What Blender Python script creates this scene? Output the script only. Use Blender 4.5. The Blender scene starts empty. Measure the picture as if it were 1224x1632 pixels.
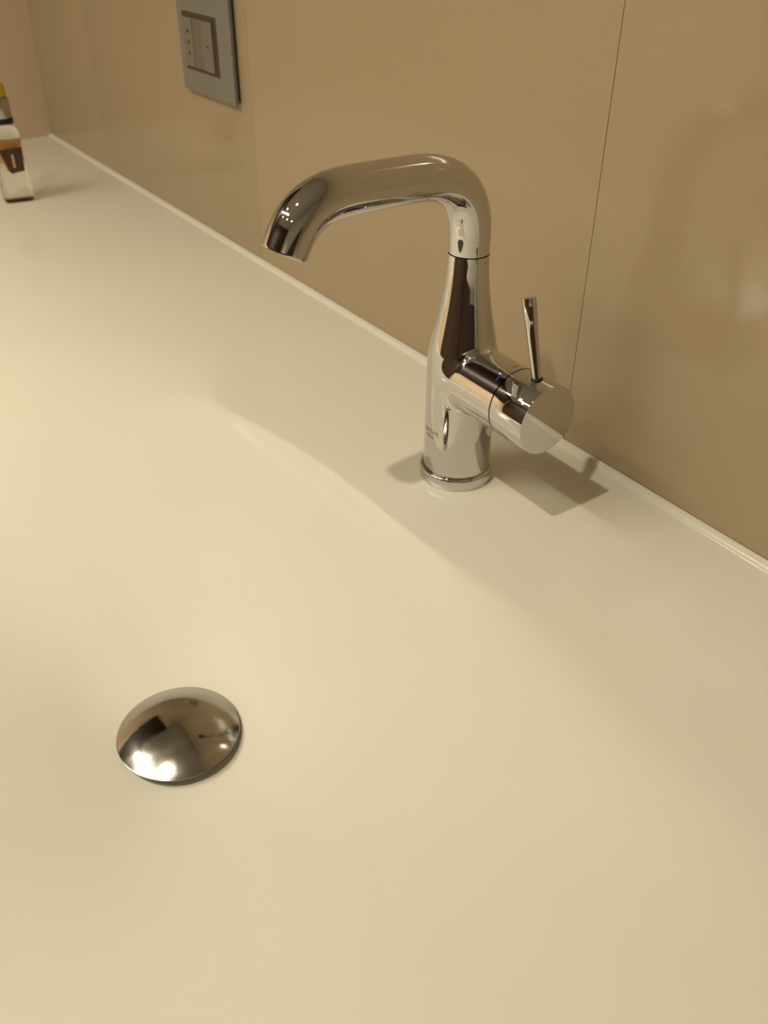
import bpy, bmesh, math
import numpy as np
from mathutils import Vector, Matrix

C = bpy.context.scene.collection
S = bpy.context.scene
PI = math.pi

# ------------------------------------------------------------------ camera
cam_data = bpy.data.cameras.new('camera')
cam = bpy.data.objects.new('camera', cam_data)
C.objects.link(cam)
RX = Vector((0.56983501, 0.82173701, 0.0060288))
DY = Vector((0.47511855, -0.32346816, -0.81830967))
FZ = Vector((-0.67048521, 0.46916589, -0.57474598))
CAM_POS = Vector((0.41791733, -0.35508639, 0.34764381))
m = Matrix((RX, -DY, -FZ)).transposed().to_4x4()
m.translation = CAM_POS
cam.matrix_world = m
cam_data.sensor_fit = 'VERTICAL'
cam_data.sensor_height = 24.0
cam_data.lens = 24.0 * 1430.0 / 1632.0
cam_data.clip_start = 0.01
cam_data.dof.use_dof = True
cam_data.dof.focus_distance = 0.56
cam_data.dof.aperture_fstop = 8.0
S.camera = cam

# ------------------------------------------------------------------ world, exposure
world = bpy.data.worlds.new('world')
S.world = world
world.use_nodes = True
world.node_tree.nodes['Background'].inputs[0].default_value = (1.0, 0.86, 0.66, 1)
world.node_tree.nodes['Background'].inputs[1].default_value = 0.03
S.view_settings.view_transform = 'Standard'
S.view_settings.look = 'None'
S.view_settings.gamma = 1.0
S.view_settings.use_curve_mapping = False
S.view_settings.exposure = 0.08

WARM = (1.0, 0.885, 0.645)
LAMP_W = 62.0
CEIL_Z = 1.55
# x, y, strength, cone in degrees, place
DOWNLIGHTS = [(0.14, -0.84, 0.59, 104, 'above the tap'),
              (-0.62, -1.18, 0.98, 84, 'above the left end of the washbasin'),
              (-0.60, -1.62, 2.6, 74, 'added as bounce fill over the left part of the floor'),  # this and the next two: unseen, added for ambient bounce off the floor
              (0.30, -1.62, 2.6, 74, 'added as bounce fill over the middle of the floor'),
              (1.20, -1.55, 2.6, 74, 'added as bounce fill over the right part of the floor')]

# ------------------------------------------------------------------ materials
def mat(name, color, rough=0.5, metal=0.0, spec=0.5, coat=0.0, trans=0.0, ior=1.45, emit=None, estr=0.0):
    mt = bpy.data.materials.new(name)
    mt.use_nodes = True
    b = mt.node_tree.nodes['Principled BSDF']
    b.inputs['Base Color'].default_value = (*color, 1)
    b.inputs['Roughness'].default_value = rough
    b.inputs['Metallic'].default_value = metal
    b.inputs['Specular IOR Level'].default_value = spec
    b.inputs['Coat Weight'].default_value = coat
    b.inputs['Transmission Weight'].default_value = trans
    b.inputs['IOR'].default_value = ior
    if emit:
        b.inputs['Emission Color'].default_value = (*emit, 1)
        b.inputs['Emission Strength'].default_value = estr
    return mt

def noisy(mt, c1, c2, scale=8.0, detail=4.0, bump=0.0, bump_scale=400.0, rough=None, squash=None):
    """procedural colour variation, fine relief and smudged gloss in object space"""
    nt = mt.node_tree
    b = nt.nodes['Principled BSDF']
    tc = nt.nodes.new('ShaderNodeTexCoord')
    mp = nt.nodes.new('ShaderNodeMapping')
    if squash:
        mp.inputs['Scale'].default_value = squash
    nt.links.new(tc.outputs['Object'], mp.inputs['Vector'])
    n = nt.nodes.new('ShaderNodeTexNoise')
    n.inputs['Scale'].default_value = scale
    n.inputs['Detail'].default_value = detail
    nt.links.new(mp.outputs['Vector'], n.inputs['Vector'])
    r = nt.nodes.new('ShaderNodeValToRGB')
    r.color_ramp.elements[0].position = 0.3
    r.color_ramp.elements[1].position = 0.7
    r.color_ramp.elements[0].color = (*c1, 1)
    r.color_ramp.elements[1].color = (*c2, 1)
    nt.links.new(n.outputs['Fac'], r.inputs['Fac'])
    nt.links.new(r.outputs['Color'], b.inputs['Base Color'])
    if bump:
        n2 = nt.nodes.new('ShaderNodeTexNoise')
        n2.inputs['Scale'].default_value = bump_scale
        n2.inputs['Detail'].default_value = 2.0
        nt.links.new(mp.outputs['Vector'], n2.inputs['Vector'])
        bp = nt.nodes.new('ShaderNodeBump')
        bp.inputs['Strength'].default_value = bump
        bp.inputs['Distance'].default_value = 0.0005
        nt.links.new(n2.outputs['Fac'], bp.inputs['Height'])
        nt.links.new(bp.outputs['Normal'], b.inputs['Normal'])
    if rough:
        n3 = nt.nodes.new('ShaderNodeTexNoise')
        n3.inputs['Scale'].default_value = rough[2]
        n3.inputs['Detail'].default_value = 6.0
        nt.links.new(mp.outputs['Vector'], n3.inputs['Vector'])
        mr = nt.nodes.new('ShaderNodeMapRange')
        mr.inputs['From Min'].default_value = 0.35
        mr.inputs['From Max'].default_value = 0.75
        mr.inputs['To Min'].default_value = rough[0]
        mr.inputs['To Max'].default_value = rough[1]
        nt.links.new(n3.outputs['Fac'], mr.inputs['Value'])
        nt.links.new(mr.outputs['Result'], b.inputs['Roughness'])
    return mt

M_BASIN = noisy(mat('basin_glaze', (0.80, 0.78, 0.72), 0.12), (0.80, 0.785, 0.725), (0.82, 0.805, 0.75), 5, 3, 0.03, 90, (0.08, 0.16, 14))
M_PANEL = noisy(mat('wall_panel_lacquer', (0.42, 0.33, 0.23), 0.15), (0.43, 0.342, 0.228), (0.45, 0.36, 0.239), 3, 3, 0.03, 60, (0.10, 0.2, 5))
M_PANEL2 = noisy(mat('wall_panel_lacquer_left', (0.40, 0.31, 0.21), 0.15), (0.405, 0.325, 0.218), (0.425, 0.34, 0.228), 3, 3, 0.03, 60, (0.10, 0.2, 5))
M_JOINT = noisy(mat('panel_joint', (0.06, 0.04, 0.025), 0.8), (0.05, 0.035, 0.02), (0.08, 0.055, 0.035), 50)
M_SIDE = noisy(mat('side_wall_lacquer', (0.30, 0.22, 0.17), 0.25), (0.70, 0.57, 0.42), (0.74, 0.60, 0.45), 3, 3, 0.03, 60)
M_DARKWOOD = noisy(mat('dark_wood', (0.05, 0.03, 0.02), 0.45), (0.018, 0.010, 0.006), (0.05, 0.027, 0.016), 6, 8, squash=(8, 8, 0.6))
M_PLASTER = noisy(mat('plaster_paint', (0.55, 0.5, 0.42), 0.85), (0.38, 0.355, 0.32), (0.41, 0.38, 0.34), 6, 4, 0.1, 200)
M_FLOOR = noisy(mat('floor_stone', (0.7, 0.66, 0.6), 0.5), (0.68, 0.65, 0.6), (0.76, 0.73, 0.67), 4, 8)
M_SEAL = noisy(mat('sealant', (0.86, 0.84, 0.76), 0.3), (0.84, 0.81, 0.73), (0.88, 0.85, 0.78), 20)
M_CHROME = noisy(mat('polished_chrome', (0.74, 0.73, 0.72), 0.03, 1.0), (0.61, 0.605, 0.60), (0.64, 0.635, 0.63), 30, 3, 0, 400, (0.015, 0.045, 60))
M_CHROME_W = noisy(mat('worn_chrome', (0.62, 0.61, 0.6), 0.1, 1.0), (0.44, 0.43, 0.42), (0.56, 0.55, 0.54), 60, 6, 0.05, 500, (0.05, 0.22, 55))
M_GAP = noisy(mat('dark_rubber', (0.012, 0.012, 0.012), 0.6), (0.01, 0.01, 0.01), (0.02, 0.018, 0.016), 80)
M_LOGO = noisy(mat('engraved_dark_ink', (0.03, 0.03, 0.035), 0.5), (0.025, 0.025, 0.03), (0.04, 0.04, 0.045), 80)
M_BLUE = noisy(mat('blue_enamel', (0.02, 0.06, 0.4), 0.35), (0.02, 0.05, 0.35), (0.03, 0.07, 0.45), 80)
M_RED = noisy(mat('red_enamel', (0.5, 0.03, 0.015), 0.35), (0.45, 0.03, 0.015), (0.55, 0.04, 0.02), 80)
M_PLATE = noisy(mat('plate_glass_grey', (0.38, 0.40, 0.40), 0.2), (0.215, 0.21, 0.19), (0.23, 0.225, 0.205), 12)
M_SURROUND = noisy(mat('dark_bronze_plastic', (0.05, 0.035, 0.025), 0.4), (0.045, 0.03, 0.022), (0.06, 0.042, 0.03), 40)
M_INSERT = noisy(mat('insert_plastic', (0.30, 0.27, 0.24), 0.35), (0.19, 0.175, 0.15), (0.205, 0.185, 0.16), 40)
M_INSERT2 = noisy(mat('insert_plastic_shade', (0.26, 0.23, 0.20), 0.35), (0.155, 0.14, 0.12), (0.17, 0.155, 0.13), 40)
M_GLASS = noisy(mat('clear_glass', (1, 1, 1), 0.01, trans=1.0, ior=1.5), (0.97, 0.97, 0.95), (1, 1, 1), 5)
M_LIQUID = noisy(mat('amber_liquid', (0.95, 0.42, 0.08), 0.05, trans=0.55, ior=1.33), (0.9, 0.36, 0.06), (0.98, 0.45, 0.1), 20)
M_LABEL = noisy(mat('dark_brown_label', (0.06, 0.03, 0.015), 0.35), (0.05, 0.025, 0.012), (0.08, 0.04, 0.02), 60)
M_LABELLINE = noisy(mat('pale_gold_print', (0.55, 0.4, 0.25), 0.4), (0.5, 0.36, 0.22), (0.6, 0.44, 0.28), 60)
M_CAP = noisy(mat('silver_cap', (0.5, 0.48, 0.44), 0.12, 1.0), (0.46, 0.44, 0.40), (0.54, 0.52, 0.48), 60)
M_YELLOW = noisy(mat('yellow_plastic', (0.55, 0.36, 0.04), 0.4), (0.5, 0.33, 0.03), (0.6, 0.4, 0.05), 60)
M_TRIMW = noisy(mat('white_lamp_trim', (0.8, 0.8, 0.78), 0.4), (0.78, 0.78, 0.76), (0.82, 0.82, 0.8), 30)
M_LENS = mat('lamp_lens', (1, 1, 1), 0.3, emit=WARM, estr=60.0)

# ------------------------------------------------------------------ helpers
def link(name, me, material, parent=None, smooth=False):
    if isinstance(me, bmesh.types.BMesh):
        bm = me
        me = bpy.data.meshes.new(name)
        bmesh.ops.recalc_face_normals(bm, faces=bm.faces)
        bm.to_mesh(me)
        bm.free()
    me.materials.append(material)
    if smooth:
        me.shade_smooth()
    o = bpy.data.objects.new(name, me)
    C.objects.link(o)
    if parent:
        o.parent = parent
    return o

def auto_smooth(o, ang=35):
    o.data.set_sharp_from_angle(angle=math.radians(ang))
    return o

def empty(name, loc, label, cat, group=None):
    o = bpy.data.objects.new(name, None)
    o.empty_display_size = 0.02
    C.objects.link(o)
    o.location = loc
    o['label'] = label
    o['category'] = cat
    if group:
        o['group'] = group
    return o

def box_bm(x0, x1, y0, y1, z0, z1, bev=0.0, seg=2, bm=None):
    b = bmesh.new()
    bmesh.ops.create_cube(b, size=1.0)
    bmesh.ops.scale(b, vec=(x1 - x0, y1 - y0, z1 - z0), verts=b.verts)
    bmesh.ops.translate(b, vec=((x0 + x1) / 2, (y0 + y1) / 2, (z0 + z1) / 2), verts=b.verts)
    if bev:
        bmesh.ops.bevel(b, geom=list(b.edges), offset=bev, segments=seg, profile=0.5, affect='EDGES')
    if bm is None:
        return b
    me = bpy.data.meshes.new('tmp')
    b.to_mesh(me)
    b.free()
    bm.from_mesh(me)
    bpy.data.meshes.remove(me)
    return bm

def lathe_bm(profile, n=96, origin=Vector((0, 0, 0)), axis='Z', bm=None, closed_ring=False):
    """revolve [(r, h)...]; r = 0 ends are closed to a point"""
    bm = bm or bmesh.new()
    def P(r, h, a):
        c, s = r * math.cos(a), r * math.sin(a)
        if axis == 'Z':
            v = Vector((c, s, h))
        elif axis == 'X':
            v = Vector((h, c, s))
        else:
            v = Vector((c, h, s))
        return v + origin
    rings = []
    for r, h in profile:
        if r < 1e-9:
            rings.append([bm.verts.new(P(0, h, 0))])
        else:
            rings.append([bm.verts.new(P(r, h, 2 * PI * i / n)) for i in range(n)])
    pairs = list(zip(rings[:-1], rings[1:]))
    if closed_ring:
        pairs.append((rings[-1], rings[0]))
    for a, b in pairs:
        for i in range(n):
            j = (i + 1) % n
            if len(a) == 1 and len(b) > 1:
                bm.faces.new((a[0], b[i], b[j]))
            elif len(b) == 1 and len(a) > 1:
                bm.faces.new((a[i], a[j], b[0]))
            elif len(a) > 1:
                bm.faces.new((a[i], a[j], b[j], b[i]))
    return bm

def sweep_bm(path, radii, n=64, cap0=True, cap1=True):
    """tube in the YZ plane (x = 0) along a path of (y, z)"""
    bm = bmesh.new()
    rings = []
    k = len(path)
    for i in range(k):
        p = Vector((0, path[i][0], path[i][1]))
        a = path[max(i - 1, 0)]
        b = path[min(i + 1, k - 1)]
        t = Vector((0, b[0] - a[0], b[1] - a[1])).normalized()
        nrm = Vector((1, 0, 0))
        bi = t.cross(nrm)
        r = radii[i] if hasattr(radii, '__len__') else radii
        rings.append([bm.verts.new(p + nrm * (r * math.cos(2 * PI * j / n)) + bi * (r * math.sin(2 * PI * j / n))) for j in range(n)])
    for a, b in zip(rings[:-1], rings[1:]):
        for j in range(n):
            q = (j + 1) % n
            bm.faces.new((a[j], a[q], b[q], b[j]))
    if cap0:
        bm.faces.new(rings[0][::-1])
    if cap1:
        bm.faces.new(rings[-1])
    return bm

def catmull(pts, per=12):
    out = []
    n = len(pts)
    for i in range(n - 1):
        p0 = np.array(pts[max(i - 1, 0)], float)
        p1 = np.array(pts[i], float)
        p2 = np.array(pts[i + 1], float)
        p3 = np.array(pts[min(i + 2, n - 1)], float)
        for k in range(per):
            t = k / per
            out.append(tuple(0.5 * ((2 * p1) + (-p0 + p2) * t + (2 * p0 - 5 * p1 + 4 * p2 - p3) * t * t + (-p0 + 3 * p1 - 3 * p2 + p3) * t ** 3)))
    out.append(tuple(pts[-1]))
    return out

# ------------------------------------------------------------------ room shell
WY = 0.0935                      # face of the back wall panels
LX, RXW, FY = -1.19, 1.7, -2.1   # left wall, right wall, front wall
FLZ = -0.86

def struct(name, bm, material):
    o = link(name, bm, material)
    o['kind'] = 'structure'
    return o

wall = struct('wall_back', box_bm(LX - 0.1, RXW + 0.1, WY + 0.009, WY + 0.12, FLZ, CEIL_Z), M_JOINT)
wl = struct('wall_left', box_bm(LX - 0.1, LX, FY - 0.1, WY + 0.009, FLZ, CEIL_Z), M_SIDE)
wr = struct('wall_right', box_bm(RXW, RXW + 0.1, FY - 0.1, WY + 0.009, FLZ, CEIL_Z), M_PLASTER)
for i in range(3):  # unseen dark panels high on the left wall, added to darken the tap's reflections
    y0 = -2.05 + i * 0.62
    link('panel', box_bm(LX, LX + 0.02, y0, y0 + 0.616, 0.62, CEIL_Z, 0.002, 1), M_DARKWOOD, wl)
wf = struct('wall_front', box_bm(LX, RXW, FY - 0.1, FY, FLZ, CEIL_Z), M_PLASTER)
struct('floor', box_bm(LX - 0.1, RXW + 0.1, FY - 0.1, WY + 0.12, FLZ - 0.1, FLZ), M_FLOOR)
struct('ceiling', box_bm(LX - 0.1, RXW + 0.1, FY - 0.1, WY + 0.12, CEIL_Z, CEIL_Z + 0.1), M_PLASTER)
# tall lacquered panels on the back wall, hairline joints between them
joints = [LX, -0.937, -0.4615, 0.0135, 0.4885, 0.9635, 1.4385, RXW]
for i, (a, b) in enumerate(zip(joints[:-1], joints[1:])):
    link('panel', box_bm(a + 0.00018, b - 0.00018, WY, WY + 0.009, FLZ, CEIL_Z, 0.0002, 1), M_PANEL if i != 1 else M_PANEL2, wall)
# unseen dark wood doors behind the camera, added to darken the chrome's reflections
for i in range(5):
    x0 = LX + 0.03 + i * 0.575
    link('panel', box_bm(x0, x0 + 0.571, FY, FY + 0.02, FLZ, CEIL_Z - 0.06, 0.002, 1), M_DARKWOOD, wf)

for i in range(3):  # unseen low dark panels, added for the dark reflection in the tap's neck
    y0 = FY + 0.06 + i * 0.66
    link('panel', box_bm(RXW - 0.02, RXW, y0, y0 + 0.656, FLZ, 0.35, 0.002, 1), M_DARKWOOD, wr)

# ------------------------------------------------------------------ washbasin
BX0, BX1, BY0, BY1 = LX, 1.25, -0.47, WY - 0.0005
D = 0.086

def smin(a, b, k):
    h = np.clip(0.5 + 0.5 * (b - a) / k, 0, 1)
    return b * (1 - h) + a * h - k * h * (1 - h)

DX, DYY = 0.045, -0.245          # drain centre
def sstep(a, b, x):
    t = np.clip((x - a) / (b - a), 0, 1)
    return t * t * (3 - 2 * t)

def basin_z(x, y):
    """deck height: a shallow dish falling evenly to the drain, with a small step at its rim"""
    n = 2.6
    u = np.where(x > DX, (x - DX) / 0.262, (DX - x) / 0.330)
    v = np.where(y > DYY, (y - DYY) / 0.174, (DYY - y) / 0.20)
    rho = (u ** n + v ** n + 1e-12) ** (1 / n)
    t = 1 - rho
    back = np.where(y > DYY, v ** n / (u ** n + v ** n + 1e-9), 0.0)     # 1 at the back edge, 0 at the ends
    soft = 1 - sstep(0.15, 0.80, back)
    soft = 1 - (1 - soft) * (1 - sstep(0.185, 0.265, -x))
    step = 0.0095 * (1 - soft)
    wide = 0.030 + 0.055 * sstep(-0.02, 0.20, -x) + 0.16 * sstep(0.02, 0.20, x)
    rim = np.where(t > 0, step * (1 - np.exp(-np.clip(t, 0, 1) / wide)), step * t / wide)
    bowl = smin((D - step) * 1.14 * t, 0 * t + (D - step), 0.014)
    d1 = rim + bowl
    d2 = (y + 0.412) * 0.95
    d = smin(d1, d2, 0.012)
    k = 0.0018 + 0.034 * soft + 0.020 * sstep(0.03, 0.19, x)
    d = -smin(-d, 0 * d, k)
    return -d

nx, ny = 560, 300
def sgrid(a, b, n):
    return np.linspace(a, b, n)
gx = np.concatenate([[BX0], np.linspace(-0.42, 0.42, nx), [BX1]])
gy = np.concatenate([[BY0 + 0.004], np.linspace(-0.43, -0.02, ny), [0.0862]])
X, Y = np.meshgrid(gx, gy, indexing='ij')
Z = basin_z(X, Y)
Z[np.abs(Z) < 2e-5] = 0
verts = np.stack([X, Y, Z], -1).reshape(-1, 3)
NX, NY = len(gx), len(gy)
ii, jj = np.meshgrid(np.arange(NX - 1), np.arange(NY - 1), indexing='ij')
q = np.stack([ii * NY + jj, (ii + 1) * NY + jj, (ii + 1) * NY + jj + 1, ii * NY + jj + 1], -1).reshape(-1, 4)
me = bpy.data.meshes.new('washbasin')
me.from_pydata(verts.tolist(), [], q.tolist())
bm = bmesh.new()
bm.from_mesh(me)
bpy.data.meshes.remove(me)
# raised back lip against the wall, rounded front edge, apron and underside, swept along x
prof = [(0.0862, 0.0), (0.0868, 0.0005), (0.0874, 0.0016), (0.0882, 0.0027), (0.0894, 0.0034), (BY1, 0.0036), (BY1, -0.13), (BY0 + 0.01, -0.13),
        (BY0, -0.125), (BY0, -0.004), (BY0 + 0.0012, -0.0012), (BY0 + 0.004, 0.0)]
seg_a = prof
A = [bm.verts.new((BX0, y, z)) for y, z in seg_a]
B = [bm.verts.new((BX1, y, z)) for y, z in seg_a]
for i in range(len(seg_a) - 1):
    bm.faces.new((A[i], B[i], B[i + 1], A[i + 1]))
bm.faces.new(A)
bm.faces.new(B[::-1])
bmesh.ops.remove_doubles(bm, verts=bm.verts, dist=1e-6)
basin = link('washbasin', bm, M_BASIN, smooth=True)
auto_smooth(basin, 50)
basin['label'] = 'long glossy cream-white washbasin counter with a shallow moulded bowl, fixed along the beige wall'
basin['category'] = 'washbasin'

# ------------------------------------------------------------------ pop-up waste
DZ = float(basin_z(np.array([DX]), np.array([DYY]))[0])
waste = empty('pop_up_waste', (DX, DYY, DZ + 0.0047), 'round domed chrome plug with worn shine sitting in the bottom of the basin bowl', 'plug')
RC = 0.0365
pr = []
for i in range(25):
    a = i / 24
    r = RC * math.sin(a * PI / 2) ** 1.0
    pr.append((r if i else 0.0, 0.0160 - 0.0098 * (r / RC) ** 2.1))
pr += [(RC + 0.0003, 0.0061), (RC + 0.0001, 0.0055), (RC - 0.0012, 0.0050), (RC - 0.004, 0.0052), (0, 0.0052)]
link('cap', lathe_bm(pr, 128), M_CHROME_W, waste, True)
auto_smooth(waste.children[0], 40)
link('flange', lathe_bm([(0.016, -0.0008), (0.0215, -0.0008), (0.0220, -0.0003), (0.0215, 0.0006), (0.020, 0.0010), (0.016, 0.0010)], 96, closed_ring=True), M_CHROME, waste, True)
link('stem', lathe_bm([(0, -0.0010), (0.0162, -0.0010), (0.0162, 0.0053), (0, 0.0053)], 32), M_GAP, waste, True)

# ------------------------------------------------------------------ faucet
fa = empty('faucet', (0, 0, 0), 'polished chrome single-lever mixer tap with bent spout, standing on the washbasin', 'faucet')
ZC, RCL = 0.0805, 0.0224     # axis height and radius of the side cartridge barrel
XS = 0.054                  # joint between fixed barrel and turning handle
prof_z = np.array([-0.02, 0.0, 0.05, 0.075, 0.085, 0.095, 0.103, 0.115, 0.130, 0.145, 0.161, 0.18])
prof_r = np.array([0.0235, 0.0235, 0.0235, 0.0235, 0.0234, 0.0228, 0.0215, 0.0188, 0.0158, 0.0138, 0.0128, 0.0126])
# smooth the radius profile
zz = np.linspace(-0.02, 0.18, 801)
rr = np.interp(zz, prof_z, prof_r)
ker = np.hanning(61); ker /= ker.sum()
rr = np.convolve(np.pad(rr, 30, mode='edge'), ker, 'valid')
drr = np.gradient(rr, zz)
def sdf(p):
    x, y, z = p[..., 0], p[..., 1], p[..., 2]
    rho = np.sqrt(x * x + y * y)
    d1 = (rho - np.interp(z, zz, rr)) / np.sqrt(1 + np.interp(z, zz, drr) ** 2)
    d2 = np.sqrt(y * y + (z - ZC) ** 2) - RCL
    d2 = np.maximum(d2, -x - 0.0)
    return smin(d1, d2, 0.0045)

def surface_nets(f, lo, hi, h):
    """dual mesh of f = 0 on a grid, vertices projected onto the surface"""
    ax = [np.arange(l, u + h, h) for l, u in zip(lo, hi)]
    G = np.stack(np.meshgrid(*ax, indexing='ij'), -1)
    F = f(G)
    s = F < 0
    nxx, nyy, nzz = F.shape
    cell = np.zeros((nxx - 1, nyy - 1, nzz - 1), int)
    for i in (0, 1):
        for j in (0, 1):
            for k in (0, 1):
                cell += s[i:nxx - 1 + i, j:nyy - 1 + j, k:nzz - 1 + k]
    act = (cell > 0) & (cell < 8)
    idx = -np.ones(cell.shape, int)
    idx[act] = np.arange(act.sum())
    ci = np.argwhere(act)
    V = np.array(lo) + (ci + 0.5) * h
    e = 1e-5
    def grad(v):
        return np.stack([(f(v + np.eye(3)[a] * e) - f(v - np.eye(3)[a] * e)) / (2 * e) for a in range(3)], -1)
    for _ in range(6):
        g = grad(V)
        V = V - g * (f(V) / np.maximum((g * g).sum(-1), 0.05))[:, None]
    faces = []
    for a in range(3):
        b, c = (a + 1) % 3, (a + 2) % 3
        sl0 = [slice(None)] * 3; sl1 = [slice(None)] * 3
        sl0[a] = slice(0, -1); sl1[a] = slice(1, None)
        ch = s[tuple(sl0)] != s[tuple(sl1)]
        e_ = np.argwhere(ch)
        ok = (e_[:, b] > 0) & (e_[:, c] > 0) & (e_[:, b] < F.shape[b] - 1) & (e_[:, c] < F.shape[c] - 1)
        e_ = e_[ok]
        quad = []
        for db, dc in ((0, 0), (-1, 0), (-1, -1), (0, -1)):
            t = e_.copy(); t[:, b] += db; t[:, c] += dc
            quad.append(idx[t[:, 0], t[:, 1], t[:, 2]])
        quad = np.stack(quad, -1)
        flip = s[tuple(e_.T)]
        quad[~flip] = quad[~flip][:, ::-1]
        faces.append(quad)
    return V, np.concatenate(faces), grad

V, Fq, gradf = surface_nets(sdf, (-0.027, -0.027, 0.0), (0.060, 0.027, 0.170), 0.0009)
me = bpy.data.meshes.new('body')
me.from_pydata(V.tolist(), [], Fq.tolist())
bm = bmesh.new()
bm.from_mesh(me)
bpy.data.meshes.remove(me)
for co, no in (((XS, 0, 0), (1, 0, 0)), ((0, 0, 0.1605), (0, 0, 1)), ((0, 0, 0.006), (0, 0, -1))):
    bmesh.ops.bisect_plane(bm, geom=list(bm.verts) + list(bm.edges) + list(bm.faces), plane_co=co, plane_no=no, clear_outer=True, dist=1e-6)
bmesh.ops.recalc_face_normals(bm, faces=bm.faces)
me = bpy.data.meshes.new('body')
bm.to_mesh(me)
bm.free()
body = link('body', me, M_CHROME, fa, True)
vc = np.zeros(len(me.vertices) * 3)
me.vertices.foreach_get('co', vc)
nr = gradf(vc.reshape(-1, 3))
nr /= np.linalg.norm(nr, axis=1)[:, None]
me.normals_split_custom_set_from_vertices(nr.tolist())

# base ring with its dark seal
link('base_ring', lathe_bm([(0.0236, 0.0), (0.0258, 0.0), (0.0260, 0.0004), (0.0260, 0.0072), (0.0257, 0.0082), (0.0250, 0.0088), (0.0238, 0.0086), (0.0232, 0.0078), (0.0232, 0.0)], 128, closed_ring=True), M_CHROME, fa, True)
auto_smooth(fa.children[-1], 45)
link('seal', lathe_bm([(0.0, 0.0001), (0.0233, 0.0001), (0.0233, 0.0066), (0.0, 0.0066)], 64), M_GAP, fa)
# swivel joint between body and spout
link('swivel_joint', lathe_bm([(0.0, 0.1560), (0.0120, 0.1560), (0.0120, 0.1640), (0.0, 0.1640)], 64), M_GAP, fa)

# spout
pts = [(0.0, 0.1612), (0.0, 0.170), (-0.0003, 0.1780), (-0.0030, 0.1890), (-0.0090, 0.1985), (-0.0190, 0.2060), (-0.0330, 0.2102),
       (-0.050, 0.2110), (-0.0700, 0.2113), (-0.0900, 0.2112), (-0.1030, 0.2096), (-0.1145, 0.2045), (-0.1228, 0.1962), (-0.1290, 0.1850)]
path = np.array(catmull(pts, 14))
kk = np.hanning(25); kk /= kk.sum()
sm = path.copy()
for a in range(2):
    pad = np.concatenate([2 * path[0, a] - path[12:0:-1, a], path[:, a], 2 * path[-1, a] - path[-2:-14:-1, a]])
    sm[:, a] = np.convolve(pad, kk, 'valid')
path = [tuple(p) for p in sm]
rad = [0.0127 + 0.0004 * min(1, i / 60) for i in range(len(path))]
bm = sweep_bm(path, rad, 96, cap0=False, cap1=False)
bm.verts.ensure_lookup_table()
# rolled rim and inner wall at the outlet, closed underneath the joint
last = [bm.verts[i] for i in range(len(bm.verts) - 96, len(bm.verts))]
pe = Vector((0, *path[-1])); te = (pe - Vector((0, *path[-3]))).normalized()
def ring_from(scale, push):
    return [bm.verts.new(pe + (v.co - pe) * scale + te * push) for v in last]
rings = [last, ring_from(0.985, 0.0004), ring_from(0.95, 0.0005), ring_from(0.915, 0.0002), ring_from(0.90, -0.0008), ring_from(0.90, -0.008)]
for a, b in zip(rings[:-1], rings[1:]):
    for j in range(96):
        k = (j + 1) % 96
        bm.faces.new((a[j], a[k], b[k], b[j]))
first = [bm.verts[i] for i in range(96)] if False else None
sp = link('spout', bm, M_CHROME, fa, True)
auto_smooth(sp, 50)
# aerator insert, slightly recessed
q = te.to_track_quat('Z', 'Y').to_matrix().to_4x4()
bm = lathe_bm([(0.0, 0.0), (0.0095, 0.0), (0.0105, 0.0006), (0.0112, 0.0006), (0.0117, -0.001), (0.0117, -0.006), (0.0, -0.006)], 64)
q.translation = pe - te * 0.0016
bm.transform(q)
aer = link('aerator', bm, M_GAP, sp, True)
auto_smooth(aer, 40)

# turning handle: short barrel with a flat mirror end
XE = 0.0832
hd = link('handle', lathe_bm([(0.0, XS + 0.0005), (RCL - 0.0010, XS + 0.0005), (RCL - 0.0003, XS + 0.0006), (RCL, XS + 0.0010), (RCL, XE - 0.0005), (RCL - 0.0002, XE - 0.0001),
                              (RCL - 0.0006, XE), (0.0, XE)], 160, Vector((0, 0, ZC)), 'X'), M_CHROME, fa, True)
auto_smooth(hd, 35)
link('cartridge', lathe_bm([(0.0, XS - 0.006), (RCL - 0.0011, XS - 0.006), (RCL - 0.0011, XS + 0.001), (0.0, XS + 0.001)], 96, Vector((0, 0, ZC)), 'X'), M_GAP, fa)
# slim lever pin
p0 = Vector((0.0712, 0.0, ZC + RCL - 0.0045)); p1 = Vector((0.0562, 0.0, 0.1500))
L = (p1 - p0).length
tq = (p1 - p0).to_track_quat('Z', 'Y').to_matrix().to_4x4()
tq.translation = p0
pp = [(0, 0), (0.0029, 0), (0.0029, 0.006), (0.0030, 0.012), (0.0033, 0.024), (0.0035, 0.032), (0.0036, 0.038), (0.0039, L - 0.014), (0.0043, L - 0.006), (0.0044, L - 0.0006), (0.0042, L - 0.0001), (0.0039, L), (0, L)]
bm = lathe_bm(pp, 48); bm.transform(tq)
lv = link('lever', bm, M_CHROME, fa, True); auto_smooth(lv, 40)
bm = lathe_bm([(0.0029, 0.0035), (0.0036, 0.0035), (0.0037, 0.0048), (0.0034, 0.0055), (0.0029, 0.0056)], 40, closed_ring=True); bm.transform(tq)
link('lever_socket', bm, M_GAP, lv, True)

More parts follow.
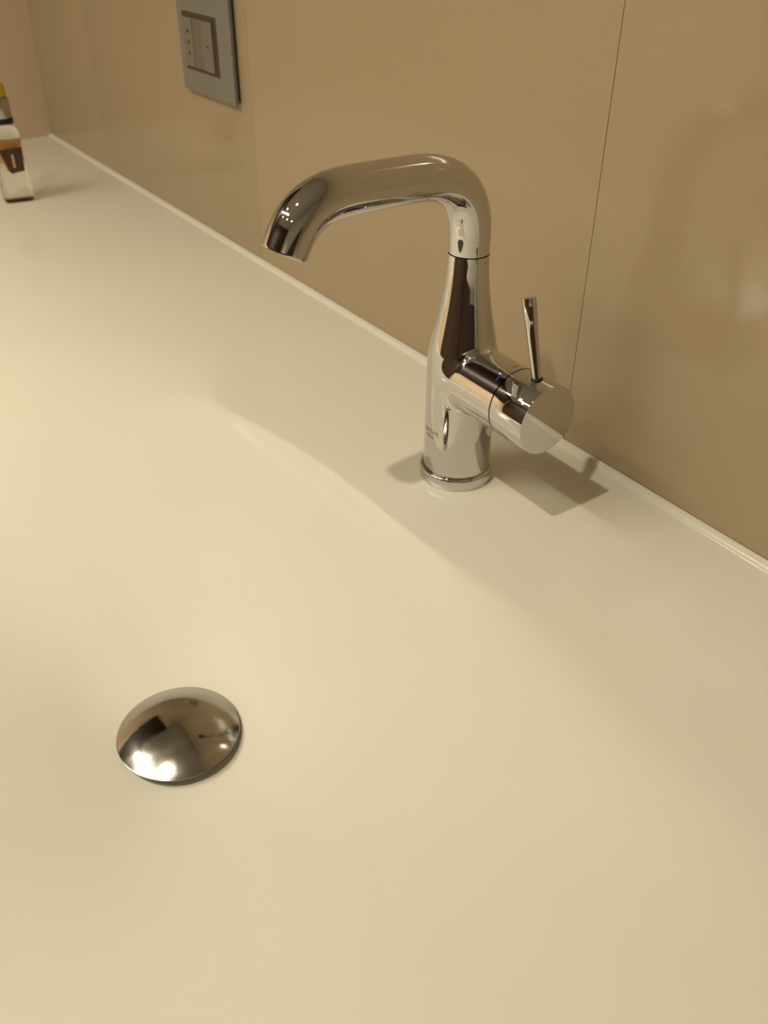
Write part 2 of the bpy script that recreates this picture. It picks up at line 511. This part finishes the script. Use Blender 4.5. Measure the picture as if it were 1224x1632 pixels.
# blue and red temperature strokes on the barrel, just before the joint
def barrel_mark(name, a0, a1, x0, x1, material, lean=0.0):
    bm = bmesh.new()
    n = 8; r = RCL + 0.00008
    top, bot = [], []
    for i in range(n + 1):
        a = math.radians(a0 + (a1 - a0) * i / n); s = lean * i / n
        y, z = -r * math.cos(a), ZC + r * math.sin(a)
        top.append(bm.verts.new((x0 + s, y, z))); bot.append(bm.verts.new((x1 + s, y, z)))
    for i in range(n):
        bm.faces.new((top[i], top[i + 1], bot[i + 1], bot[i]))
    return link(name, bm, material, body)
barrel_mark('cold_mark', 50, 64, 0.0490, 0.0502, M_BLUE)
barrel_mark('hot_mark', 86, 100, 0.0490, 0.0502, M_RED)

# maker's lettering and little wave mark wrapped on the cylinder
def wrap_text(txt, size, th0, z0, r, name):
    cu = bpy.data.curves.new('tmp', 'FONT')
    cu.body = txt; cu.size = size; cu.align_x = 'CENTER'; cu.space_character = 1.3
    to = bpy.data.objects.new('tmp', cu)
    C.objects.link(to)
    bpy.context.view_layer.update()
    dg = bpy.context.evaluated_depsgraph_get()
    me = bpy.data.meshes.new_from_object(to.evaluated_get(dg))
    bpy.data.objects.remove(to)
    for v in me.vertices:
        th = th0 + v.co.x / r
        v.co = Vector((r * math.cos(th), r * math.sin(th), z0 + v.co.y))
    me.materials.clear()
    return link(name, me, M_LOGO, body)
wrap_text('GROHE', 0.0040, math.radians(266), 0.0395, 0.02356, 'lettering')
bm = bmesh.new()
for row in range(3):
    prev = None
    for i in range(25):
        u = i / 24
        th = math.radians(266) + (u - 0.5) * 0.34
        z = 0.0378 - row * 0.0009 + 0.0003 * math.sin(u * 4 * PI)
        a = bm.verts.new((0.02357 * math.cos(th), 0.02357 * math.sin(th), z))
        b = bm.verts.new((0.02357 * math.cos(th), 0.02357 * math.sin(th), z - 0.00022))
        if prev:
            bm.faces.new((prev[0], a, b, prev[1]))
        prev = (a, b)
link('wave_mark', bm, M_LOGO, body)
# tiny arrow printed on the right of the neck, below the swivel joint
bm = bmesh.new()
vs = []
for du, dz in ((0, 0), (0.0022, -0.0008), (0, -0.0016)):
    th = math.radians(10) + du / 0.0132
    vs.append(bm.verts.new((0.0131 * math.cos(th), 0.0131 * math.sin(th), 0.1575 + dz)))
bm.faces.new(vs)
link('arrow_mark', bm, M_LOGO, body)

# ------------------------------------------------------------------ wall outlet
PX0, PX1, PZ0, PZ1 = -0.608, -0.484, 0.1580, 0.2560
PYF = WY - 0.0065
out = empty('wall_outlet', (0, 0, 0), 'grey-green glass wall plate with dark-framed socket and switch', 'socket')
ox0, ox1, oz0, oz1 = -0.5955, -0.5150, 0.1795, 0.2352
bm = bmesh.new()
# plate as a frame round the opening
for a, b, c, d in ((PX0, ox0, PZ0, PZ1), (ox1, PX1, PZ0, PZ1), (ox0, ox1, PZ0, oz0), (ox0, ox1, oz1, PZ1)):
    box_bm(a, b, PYF, PYF + 0.0032, c, d, 0, 1, bm)
bmesh.ops.remove_doubles(bm, verts=bm.verts, dist=1e-6)
link('plate', bm, M_PLATE, out)
link('backing', box_bm(PX0 + 0.003, PX1 - 0.001, PYF + 0.0032, WY, PZ0 + 0.003, PZ1 - 0.003), M_SURROUND, out)
su = link('surround', box_bm(ox0, ox1, PYF - 0.0004, PYF + 0.0025, oz0, oz1, 0.0003, 1), M_SURROUND, out)
ix0, ix1, iz0, iz1 = ox0 + 0.0018, ox1 - 0.0090, oz0 + 0.0035, oz1 - 0.0052
w = (ix1 - ix0) / 3
s1 = link('socket', box_bm(ix0, ix0 + w - 0.0004, PYF - 0.0016, PYF + 0.001, iz0, iz1, 0.0003, 1), M_INSERT, out)
link('blank_module', box_bm(ix0 + w, ix0 + 2 * w - 0.0004, PYF - 0.0012, PYF + 0.001, iz0, iz1, 0.0003, 1), M_INSERT2, out)
s3 = link('rocker_switch', box_bm(ix0 + 2 * w, ix1, PYF - 0.0018, PYF + 0.001, iz0, iz1, 0.0003, 1), M_INSERT, out)
for k in (-1, 0, 1):
    link('pin_hole', lathe_bm([(0, -0.0001), (0.0020, -0.0001), (0.0020, 0.0004), (0, 0.0004)], 20, Vector((ix0 + w / 2, PYF - 0.0017, (iz0 + iz1) / 2 + k * 0.0105)), 'Y'), M_GAP, s1)
link('switch_mark', box_bm(ix0 + 2.5 * w - 0.003, ix0 + 2.5 * w + 0.003, PYF - 0.0019, PYF - 0.0017, (iz0 + iz1) / 2 - 0.001, (iz0 + iz1) / 2 + 0.001), M_SURROUND, s3)

oc = Vector((-0.546, WY, 0.209))
for ch in out.children:
    ch.location = -oc
out.location = oc
# ------------------------------------------------------------------ perfume bottle
BXC, BYC = -0.855, -0.060
pb = empty('perfume_bottle', (BXC, BYC, 0), 'small clear glass perfume bottle with amber liquid, at the far left of the washbasin', 'bottle')
pb.rotation_euler = (0, 0, math.radians(-8))
def squircle(bm, w, d, z, n=48, p=5.0):
    ring = []
    for i in range(n):
        a = 2 * PI * i / n
        c, s = math.cos(a), math.sin(a)
        k = (abs(c) ** p + abs(s) ** p) ** (-1 / p)
        ring.append(bm.verts.new((w / 2 * c * k, d / 2 * s * k, z)))
    return ring
def loft(levels, p=5.0, n=48):
    bm = bmesh.new()
    rs = [squircle(bm, w, d, z, n, p) for w, d, z in levels]
    for a, b in zip(rs[:-1], rs[1:]):
        for j in range(n):
            k = (j + 1) % n
            bm.faces.new((a[j], a[k], b[k], b[j]))
    bm.faces.new(rs[0][::-1]); bm.faces.new(rs[-1])
    return bm
outer = [(0.032, 0.032, 0.0), (0.037, 0.037, 0.0012), (0.0385, 0.0385, 0.004), (0.038, 0.038, 0.012), (0.036, 0.036, 0.026), (0.034, 0.034, 0.045), (0.0335, 0.0335, 0.065), (0.034, 0.034, 0.080),
         (0.0325, 0.0325, 0.087), (0.026, 0.026, 0.092), (0.018, 0.018, 0.0935), (0.0165, 0.0165, 0.098)]
gl = link('glass_body', loft(outer), M_GLASS, pb, True)
auto_smooth(gl, 45)
lq = link('liquid', loft([(0.004, 0.004, 0.034), (0.012, 0.012, 0.038), (0.019, 0.019, 0.050), (0.0265, 0.0265, 0.0735), (0.0265, 0.0265, 0.074)]), M_LIQUID, pb, True)
auto_smooth(lq, 40)
bm = bmesh.new()
lo = [(-0.0035, 0.037), (0.0135, 0.039), (0.0150, 0.068), (-0.0130, 0.066)]
fr = [bm.verts.new((0.0182, y, z)) for y, z in lo]
bk = [bm.verts.new((0.0172, y, z)) for y, z in lo]
bm.faces.new(fr); bm.faces.new(bk[::-1])
for i in range(4):
    bm.faces.new((fr[i], bk[i], bk[(i + 1) % 4], fr[(i + 1) % 4]))
lb = link('label_plate', bm, M_LABEL, pb)
link('label_line', box_bm(0.0181, 0.0184, 0.0005, 0.0035, 0.044, 0.060), M_LABELLINE, lb)
link('neck_ring', lathe_bm([(0.0, 0.0945), (0.0138, 0.0945), (0.0145, 0.0955), (0.0145, 0.1005), (0.0138, 0.1015), (0.0, 0.1015)], 48), M_GAP, pb, True)
cp = link('cap', lathe_bm([(0.0, 0.1015), (0.0136, 0.1015), (0.0140, 0.103), (0.0140, 0.122), (0.0130, 0.1245), (0.0, 0.125)], 48), M_CAP, pb, True)
auto_smooth(cp, 45)
link('cap_top', lathe_bm([(0.0, 0.125), (0.0118, 0.125), (0.0120, 0.128), (0.0112, 0.139), (0.008, 0.142), (0.0, 0.143)], 48), M_YELLOW, pb, True)

# ------------------------------------------------------------------ ceiling downlights
for x, y, f, cone, place in DOWNLIGHTS:
    d = empty('downlight', (x, y, CEIL_Z), 'small round white recessed ceiling downlight ' + place, 'ceiling light', 'ceiling downlights')
    link('trim_ring', lathe_bm([(0.036, 0.0), (0.050, 0.0), (0.050, -0.003), (0.047, -0.005), (0.038, -0.005), (0.036, -0.003)], 48, closed_ring=True), M_TRIMW, d, True)
    link('lens', lathe_bm([(0.0, -0.001), (0.036, -0.001), (0.036, 0.0), (0.0, 0.0)], 48), M_LENS, d)
    ld = bpy.data.lights.new('lamp', 'SPOT')
    ld.energy = LAMP_W * f
    ld.color = WARM
    ld.spot_size = math.radians(cone)
    ld.spot_blend = 0.8
    ld.shadow_soft_size = 0.022
    lo = bpy.data.objects.new('lamp', ld)
    C.objects.link(lo)
    lo.parent = d
    lo.location = (0, 0, -0.012)

# unseen long lamp on the ceiling in front of the basin, added as soft fill
sl = empty('added_fill_lamp', (-0.58, -1.36, CEIL_Z), 'added fill light, a long slim white ceiling strip out of view, parallel to the washbasin', 'ceiling light')
hw = 0.65
link('housing', box_bm(-hw - 0.02, hw + 0.02, -0.05, 0.05, -0.03, 0.0, 0.003, 1), M_TRIMW, sl)
link('diffuser', box_bm(-hw, hw, -0.04, 0.04, -0.034, -0.03), mat('lamp_diffuser', (0.9, 0.9, 0.88), 0.4, emit=WARM, estr=3.0), sl)
ld = bpy.data.lights.new('lamp', 'AREA')
ld.shape = 'RECTANGLE'
ld.size = 2 * hw
ld.size_y = 0.07
ld.energy = 17.0
ld.color = WARM
lo = bpy.data.objects.new('lamp', ld)
C.objects.link(lo)
lo.parent = sl
lo.location = (0, 0, -0.036)
